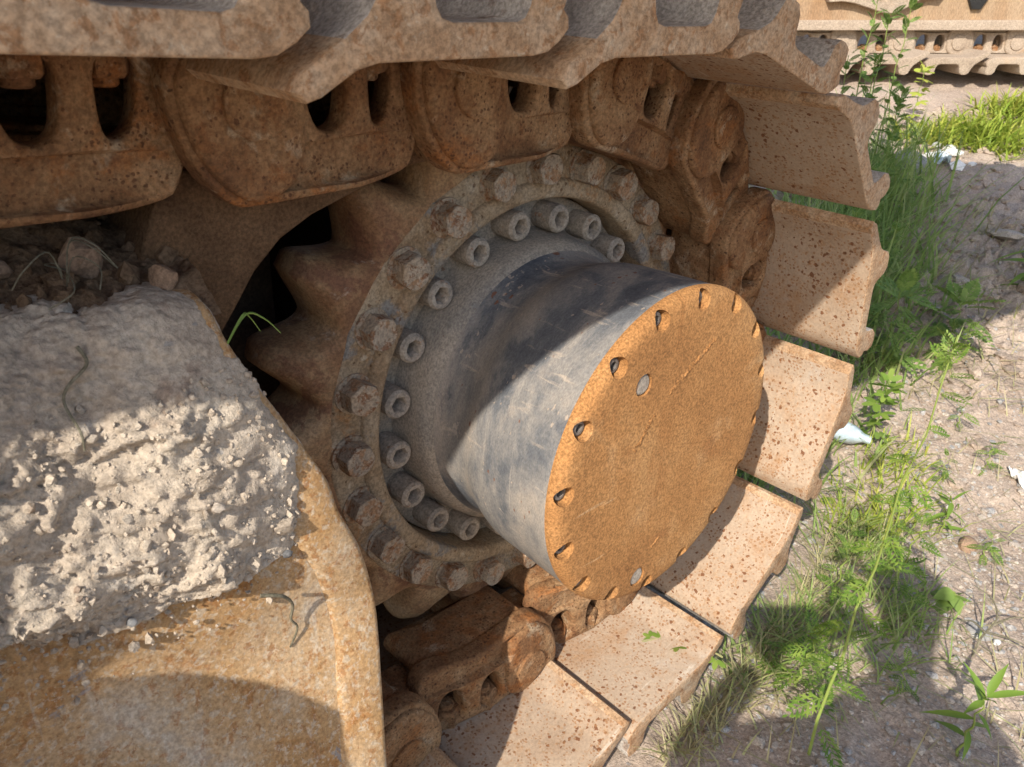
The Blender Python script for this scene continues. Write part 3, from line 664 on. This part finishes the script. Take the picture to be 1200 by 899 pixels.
# ------------------------------------------------------------------ weeds (stem and leaves are parts)
def leaf_feather(pairs=7, L=.30, wid=.09):
    V, F = [], []
    def quad(p, d, l, wd, zc):
        q = Vector((-d.y, d.x, 0)); s = len(V); p = Vector(p)
        V.extend([p - q * wd * .3, p + q * wd * .3, p + d * l * .55 + q * wd + Vector((0, 0, zc)), p + d * l * .55 - q * wd + Vector((0, 0, zc)), p + d * l + Vector((0, 0, zc * .3))])
        F.append((s, s + 1, s + 2, s + 3)); F.append((s + 3, s + 2, s + 4))
    quad((0, 0, 0), Vector((1, 0, 0)), L, .004, 0)
    for i in range(pairs):
        t = (i + 1.5) / (pairs + 1.5); x = L * t; sag = -.18 * L * t * t; l = wid * math.sin(PI * min(1, t * .85 + .12)) * 1.15
        for sd in (-1, 1):
            d = Vector((math.cos(.85), sd * math.sin(.85), 0)); quad((x, 0, sag), d, l, .009, .008)
            quad(Vector((x, 0, sag)) + d * l * .45, Vector((math.cos(.25), sd * math.sin(.25), 0)), l * .5, .006, .004)
            quad(Vector((x, 0, sag)) + d * l * .45, Vector((math.cos(1.5), sd * math.sin(1.5), 0)), l * .4, .006, .004)
    quad((L * .97, 0, -.18 * L), Vector((1, 0, 0)), wid * .5, .009, 0)
    return V, F
def leaf_lance(L=.22, wd=.022):
    V, F = [], []; n = 6
    for i in range(n + 1):
        t = i / n; b = wd * math.sin(PI * min(1, t ** .75 + .03)) + .001; z = -.25 * L * t * t
        V += [(L * t, -b, z + .3 * b), (L * t, 0, z), (L * t, b, z + .3 * b)]
    for i in range(n):
        for k in (0, 1): F.append((3 * i + k, 3 * i + k + 1, 3 * i + k + 4, 3 * i + k + 3))
    return V, F
def leaf_trefoil(L=.10):
    V, F = [], []
    for a in (-1.1, 0, 1.1):
        s = len(V); pts = []
        for i in range(10):
            t = 2 * PI * i / 10; px, py = .55 * L + .5 * L * math.cos(t), .26 * L * math.sin(t)
            V.append((.4 * L + px * math.cos(a) - py * math.sin(a), px * math.sin(a) + py * math.cos(a), .12 * abs(py) - .1 * px))
        F.append(tuple(range(s, s + 10)))
    s = len(V); V.extend([(0, -.003, 0), (0, .003, 0), (.42 * L, .003, 0), (.42 * L, -.003, 0)]); F.append((s, s + 1, s + 2, s + 3))
    return V, F
LV = {}
for nm, fn, mm in (('feather', lambda k: leaf_feather(6 + k, .26 + .03 * k, .085), M_LEAF), ('fine', lambda k: leaf_feather(7, .16 + .02 * k, .05), M_LEAF2), ('lance', lambda k: leaf_lance(.20 + .03 * k), M_LEAF), ('trefoil', lambda k: leaf_trefoil(.13 + .02 * k), M_LEAF), ('lime', lambda k: leaf_trefoil(.13 + .02 * k), M_LIME), ('broad', lambda k: leaf_lance(.20 + .03 * k, .07), M_LEAF2)):
    LV[nm] = []
    for k in range(3):
        V, F = fn(k); LV[nm].append(mesh('leaf', V, F, mm, recalc=False, ang=60))
def weed(name, label, cat, x, wv, h, lean, style, n, size=1., t0=.1, top=0, group=None, stem_r=.009, droop=.2, curve=0):
    z = gnd(x, wv) - .02; t = thing(name, label, cat, P3(x, wv, z), group)
    f = lambda u: Vector((lean[0] * u + curve * u * u, lean[1] * u, h * u))
    pts = [f(i / 10) + Vector((.012 * math.sin(i * 1.7), .012 * math.cos(i * 2.3), 0)) for i in range(11)]
    V, F = tube(pts, [stem_r * (1 - .65 * i / 10) for i in range(11)], 6); link('stem', mesh('stem', V, F, M_STEM, ang=60), t)
    a = random.uniform(0, 6)
    for k in range(n + top):
        u = t0 + (1 - t0) * (k / max(1, n)) if k < n else random.uniform(.9, 1.0)
        u = min(u, 1); a += 2.4; p = f(u); pit = random.uniform(-.5, .25) + droop if k < n else random.uniform(-1.1, -.4)
        o = link('leaf', random.choice(LV[style]), t, P3(*p), (random.uniform(-.4, .4), pit, a))
        s = size * random.uniform(.7, 1.1) * (1 - .45 * u if style == 'feather' else 1); o.scale = (s, s, s)
    return t
weed('weed', 'tallest feathery green weed leaning across the photographer shadow', 'weed', .63, 1.35, 2.2, (.25, .02), 'feather', 24, .85, .10, 9, curve=.1)
weed('weed', 'three leaved bushy plant at the edge of the machine shade', 'plant', 3.45, .30, .55, (.12, -.02), 'trefoil', 14, .72, .25, 5)
weed('weed', 'narrow leaved young weed at the lower right of the shadow', 'weed', 1.22, 1.86, .42, (.06, .02), 'lance', 7, .85, .35, 5)
weed('weed', 'broad leaved seedling by the brown clod on lit soil', 'plant', 2.35, 1.38, .12, (.02, .02), 'broad', 6, .8, .3, 0)
weed('weed', 'feathery low weed at the near shadow edge left of the tall weed', 'weed', 1.75, .90, .45, (.05, .0), 'feather', 9, .8, .15, 3)
weed('weed', 'bushy feathery weed in the middle of the photographer shadow', 'weed', 1.0, 1.08, .35, (.05, .03), 'feather', 11, 1.1, .15, 3)
weed('weed', 'drooping feathery weed beside the tall weed in lit soil', 'weed', 2.1, 1.1, .6, (.12, .05), 'feather', 12, .9, .2, 3)
weed('weed', 'fine leaved dark weed in the machine shade beside the clods', 'weed', 5.2, .12, .5, (.1, .02), 'fine', 22, 1.9, .1, 5)
weed('weed', 'upright dark weed in front of the shaded clods', 'weed', 4.5, -.15, .75, (.05, 0), 'fine', 24, 1.8, .1, 5)
weed('weed', 'long leaved green weed far right in the machine shade', 'weed', 7.0, .20, .5, (-.1, .05), 'lance', 9, 2.0, .1, 3)
weed('weed', 'small narrow weed in lit soil right of the tall weed', 'weed', 3.1, 1.05, .28, (.05, 0), 'lance', 8, .8, .2, 2)
weed('weed', 'seedling with round leaves behind the tall grass', 'plant', 10.2, -2.6, .9, (.05, 0), 'lime', 12, .9, .2, 3)
TL = ['slender weed behind the shoes, nearest to the topmost curved shoe', 'slender weed behind the shoes, beside the tallest one', 'slender weed in front of the flange of the parked machine', 'tallest slender weed reaching over the parked machine plate', 'slender weed mostly hidden by the upper track shoe', 'shorter slender weed among the tall grass behind the shoes', 'slender weed at the right end of the tall grass']
for k, (x, wv, h) in enumerate([(6.6, -1.75, 1.9), (7.0, -1.85, 2.2), (7.5, -1.9, 2.3), (7.2, -2.15, 2.5), (6.4, -1.95, 1.9), (6.9, -1.5, 1.5), (7.9, -1.85, 1.3)]):
    weed('tall_weed', TL[k], 'weed', x, wv, h, (random.uniform(-.1, .2), 0), 'fine', 30, 1.0, .2, 4, 'slender weeds behind the shoes', .012, -.5)
SL = ['feathery seedling beside the lowest raised shoe edge', 'feathery seedling in the tufts below the bottle', 'feathery seedling on the soil left of the narrow leaved weed', 'feathery seedling on lit soil above the tufts', 'feathery seedling nearest the shade edge on lit soil', 'tiny feathery seedling near the brown clod', 'feathery seedling halfway between white scrap and tall weed top', 'feathery seedling just below the crushed bottle', 'feathery seedling against the middle of the tallest weed']
for k, (x, wv, h) in enumerate([(2.2, .75, .3), (2.6, .9, .25), (1.4, 1.5, .2), (3.6, .85, .25), (4.3, .65, .3), (3.0, 1.35, .15), (4.0, 1.0, .22), (2.75, .45, .4), (2.0, 1.25, .3)]):
    weed('small_weed', SL[k], 'weed', x, wv, h, (random.uniform(-.1, .1), random.uniform(-.05, .05)), 'feather', 8, .6, .15, 2, 'feathery seedlings on the soil', .006)
FL = ['light feathery weed right behind the uppermost shoe gap', 'light feathery weed in the middle of the tall grass', 'light feathery weed at the back of the tall grass', 'light feathery weed behind the lit shoe corner', 'light feathery weed at the shade side of the tall grass', 'short light feathery weed behind the middle raised shoe']
for k, (x, wv, h) in enumerate([(5.0, -1.0, 1.0), (5.8, -1.15, 1.1), (6.3, -1.4, 1.3), (5.3, -.75, .8), (6.9, -1.2, 1.1), (4.8, -.75, .7)]):
    weed('weed', FL[k], 'weed', x, wv, h, (random.uniform(-.1, .25), random.uniform(-.05, .1)), 'feather', 20, .95, .15, 5, 'feathery weeds in the tall grass', .009)
# sprig lying on a lower shoe
sp_ = thing('sprig', 'wilted leafy sprig lying on a lower track shoe', 'sprig', P3(.42, .56, -1.468), None, (0, .12, 0))
V, F = tube(spl([(-.06, -.08, .03), (.05, -.02, .035), (.14, .10, .05), (.2, .26, .03)], 6), [.005] * 19, 5); link('stem', mesh('stem', V, F, M_DRY, ang=60), sp_)
for k in range(9):
    o = link('leaf', random.choice(LV['trefoil']), sp_, P3(.0 + .022 * k, -.05 + .036 * k, .035), (random.uniform(-.5, .5), random.uniform(-.3, .5), random.uniform(0, 6))); o.scale = (.34,) * 3
# blades rooted in the frame corner
gt = thing('grass_tuft', 'few green grass blades at the edge of the frame beside the dark gap', 'grass', P3(-1.60, .30, .80))
for k in range(3):
    a = random.uniform(-.9, 1.2); V, F = tube(spl([(-.03, .03, -.03), (.03 * math.cos(a), .05, .06), (.08 * math.cos(a), .05 + .04 * math.sin(a), .04), (.12 * math.cos(a), .06 + .05 * math.sin(a), -.01)], 5), [.003 * (1 - i / 17) + .0008 for i in range(16)], 4)
    link('blade', mesh('blade', V, F, M_LEAF2, ang=60), gt)

# ------------------------------------------------------------------ litter
def scrap(name, label, cat, x, wv, sx, sy, m, seed, amp=.05, rz=0, lift=.03):
    V, F = [], []; n = 12
    for j in range(n + 1):
        for i in range(n + 1):
            u, v_ = i / n - .5, j / n - .5; V.append((u * sx, v_ * sy, lift + amp * noise.noise(Vector((u * 3 + seed, v_ * 3, 1))) + amp * .6 * noise.noise(Vector((u * 7, v_ * 7 + seed, 2)))))
    for j in range(n):
        for i in range(n): F.append((j * (n + 1) + i, j * (n + 1) + i + 1, (j + 1) * (n + 1) + i + 1, (j + 1) * (n + 1) + i))
    o = link(name, mesh(name, V, F, m, recalc=False, ang=30), None, P3(x, wv, gnd(x, wv)), (0, 0, rz), label=label, category=cat)
    md = o.modifiers.new('s', 'SOLIDIFY'); md.thickness = .001
    return o
scrap('paper_scrap', 'crumpled white scrap at the right edge of lit soil', 'scrap', 4.05, 1.24, .22, .10, M_PAPER, 3, .06, .8)
scrap('plastic_scrap', 'bluish plastic scrap beside the white rubble', 'scrap', 9.45, -1.78, .26, .2, M_BLUE, 5, .12, .3, .06)
bt = thing('crushed_bottle', 'crushed bluish plastic bottle poking out beside the shoe edge', 'bottle', P3(3.30, .10, gnd(3.3, .1) + .12), None, (.2, .3, .6))
V, F = lathe([(.02, .24), (.045, .24), (.05, .19), (.10, .12), (.115, .02), (.10, -.06), (.115, -.14), (.11, -.24), (.04, -.25)], 20, (True, True))
V = [(x * (1 + .25 * noise.noise(Vector((x * 9, wv * 9, z * 9)))), wv, z * (.75 + .25 * noise.noise(Vector((x * 8, wv * 7, z * 9 + 4))))) for x, wv, z in V]
link('bottle_body', mesh('bottle_body', V, F, M_BLUE, ang=30), bt)

# ------------------------------------------------------------------ parked machine in the background
BK = 1.3
bgo = Vector((13.86, -3.03, .54)); bdir = Vector((.727, .686, .038)).normalized()       # (x, w, z)
bg = thing('parked_crawler', 'tan rust streaked crawler machine parked across the dirt in the background', 'crawler machine')
bgm = bpy.data.objects
ex = Vector((bdir.x, -bdir.y, bdir.z)).normalized(); ey = Vector((-ex.y, ex.x, 0)).normalized(); ez = ex.cross(ey)
R_ = Matrix((ex, ey, ez)).transposed().to_4x4(); R_.translation = P3(*bgo); bg.matrix_world = R_
bg.scale = (BK, BK, BK)
me_bshoe = me_shoe.copy(); me_bshoe.materials.clear(); me_bshoe.materials.append(M_BG)
me_blink = me_link.copy(); me_blink.materials.clear(); me_blink.materials.append(M_BG)
for k in range(-4, 7):
    x = PT * (k + .3)
    link('track_link', me_blink, bg, P3(x, 0, .40), (0, PI, 0)); 
    link('track_shoe', me_bshoe, bg, P3(x, 0, .40), (0, PI, 0))
    for u in (.235, .43): link('nut', me_nut, bg, P3(x - u, .14, .40), (0, PI, 0))
link('flange_strip', extrude('flange_strip', [rrect(-4, .56, 6, .66, .01)], -.3, .40, M_BG, .008), bg)
link('frame_plate', extrude('frame_plate', [rrect(-4, .62, 6, 2.2, .02)], -.5, .30, M_BGPLATE, .01), bg)
link('bracket_and_slot', extrude('bracket_and_slot', [smoothpoly([(-2.4, .88), (-2.1, .90), (-1.75, .80), (-1.55, .74), (-1.35, .82), (-1.15, .95), (-.9, .93), (-.85, 1.4), (-2.4, 1.4)], 1)], .28, .42, M_BG, .01), bg)
link('bracket_and_slot', extrude('bracket_and_slot', [smoothpoly([(-.55, .80), (-.35, .80), (-.28, 1.3), (-.62, 1.3)], 1)], .28, .36, M_BLACK, .01), bg)  # black piece laid on to stand for the dark of a slot

# ------------------------------------------------------------------ excavator upper body (overhead, out of frame; casts the shade)
ub = thing('excavator_body', 'yellow upper body of the excavator overhanging the track', 'excavator body')
s_ = 2.8
fw = lambda x: .40 + .115 * x + (.02 * x if x > 0 else 0) + .55 * s_ 
plan = [(-9, fw(-9)), (4.6, fw(4.6)), (4.3, 1.38), (3.35, .27), (1.6, -1.8), (.6, -3.2), (-9, -3.2)]
V = [(x, wv, 2.8) for x, wv in plan] + [(x, wv, 4.6) for x, wv in plan]; n = len(plan)
F = [tuple(range(n)), tuple(range(n, 2 * n))] + [(i, (i + 1) % n, n + (i + 1) % n, n + i) for i in range(n)]
me = mesh('body_shell', V, F, M_YELLOW, ang=30); link('body_shell', me, ub)
shadow_outline = [(-4.4, 2.85), (-4.149, 2.035), (-4.012, 1.696), (-4.114, 1.678), (-4.119, 1.615), (-3.948, 1.422), (-3.955, 1.52), (-3.763, 1.413), (-3.453, 1.182), (-3.143, .899), (-2.957, .561), (-2.838, .286), (-2.9, -.4), (-9, -.4), (-9, 2.85)]
link('shadow_panel', extrude('shadow_panel', [shadow_outline], 1.22, 1.28, M_YELLOW, .005), ub)  # invented unseen panel, shaped to shadow the track frame and block sky light

# ------------------------------------------------------------------ photographer (behind the camera; throws the shadow)
def skin(name, verts, edges, radii, m, root=0):
    me = bpy.data.meshes.new(name); me.from_pydata([P3(*v) for v in verts], edges, [])
    o = bpy.data.objects.new(name, me); COL.objects.link(o)
    o.modifiers.new('skin', 'SKIN'); sd = me.skin_vertices[0].data
    for i, r in enumerate(radii): sd[i].radius = (r * U, r * U)
    sd[root].use_root = True
    ss = o.modifiers.new('sub', 'SUBSURF'); ss.levels = 1; ss.render_levels = 1
    me.materials.append(m); return o
hip = (-3.25, 3.55, .35)
pv = [hip, (-3.15, 3.45, .9), (-2.98, 3.32, 1.45), (-2.78, 3.2, 1.78), (-2.62, 3.14, 1.98), (-2.5, 3.08, 2.2), (-2.47, 3.05, 2.42),
      (-3.25, 2.95, 1.5), (-3.42, 2.36, 1.15), (-2.95, 2.42, 1.5),
      (-2.72, 3.62, 1.6), (-2.35, 3.45, 1.2), (-2.25, 2.72, 1.5),
      (-3.42, 3.35, .2), (-3.3, 3.0, -.75), (-3.45, 3.15, -1.66), (-3.12, 3.78, .2), (-2.95, 3.6, -.75), (-3.1, 3.7, -1.66), (-3.2, 2.95, -1.70), (-2.85, 3.5, -1.70)]
pe = [(0, 1), (1, 2), (2, 3), (3, 4), (4, 5), (5, 6), (2, 7), (7, 8), (8, 9), (2, 10), (10, 11), (11, 12), (0, 13), (13, 14), (14, 15), (0, 16), (16, 17), (17, 18), (15, 19), (18, 20)]
pr = [.36, .36, .40, .17, .15, .27, .2, .2, .14, .09, .2, .14, .09, .25, .18, .12, .25, .18, .12, .1, .1]
person = skin('person', pv, pe, pr, M_CLOTH)
person['label'] = 'person in dark clothes bending to hold up a phone'; person['category'] = 'person'
for s, (hx, hw, hz) in ((1, (-2.95, 2.42, 1.5)), (-1, (-2.25, 2.72, 1.5))):
    dirv = Vector((-2.55 - hx, 2.50 - hw, 1.68 - hz)).normalized(); side = dirv.cross(Vector((0, 0, 1))).normalized(); up = side.cross(dirv)
    hv = [Vector((hx, hw, hz)), Vector((hx, hw, hz)) + dirv * .14]; he = [(0, 1)]; hr = [.075, .085]
    for f in range(4):
        b = hv[1] + up * (.09 - .06 * f); i = len(hv); hv += [b + dirv * .06, b + dirv * .14 + side * .03 * s, b + dirv * .17 + side * .08 * s]; he += [(1, i), (i, i + 1), (i + 1, i + 2)]; hr += [.028, .025, .02]
    i = len(hv); hv += [hv[0] + dirv * .08 + up * .12, hv[0] + dirv * .16 + up * .15 + side * .05 * s]; he += [(0, i), (i, i + 1)]; hr += [.03, .024]
    h = skin('hand', hv, he, hr, M_SKIN); h.parent = person
ph = link('phone', None, None, None, None, label='black phone held up in landscape by the person', category='phone')
Mp = M.copy(); Mp.translation = M.translation + (-cf * -0.0) - cf * -0.0
Mp.translation = M.translation - cf * .02 - cr * .02 - cup * .068
ph.matrix_world = Mp
bm = bmesh.new(); bmesh.ops.create_cube(bm, size=1); bmesh.ops.scale(bm, vec=(.15, .075, .009), verts=bm.verts); bmesh.ops.bevel(bm, geom=bm.edges[:], offset=.003, segments=2, affect='EDGES')
me = bpy.data.meshes.new('phone_body'); bm.to_mesh(me); bm.free(); me.materials.append(M_BLACK); shade(me); link('phone_body', me, ph)
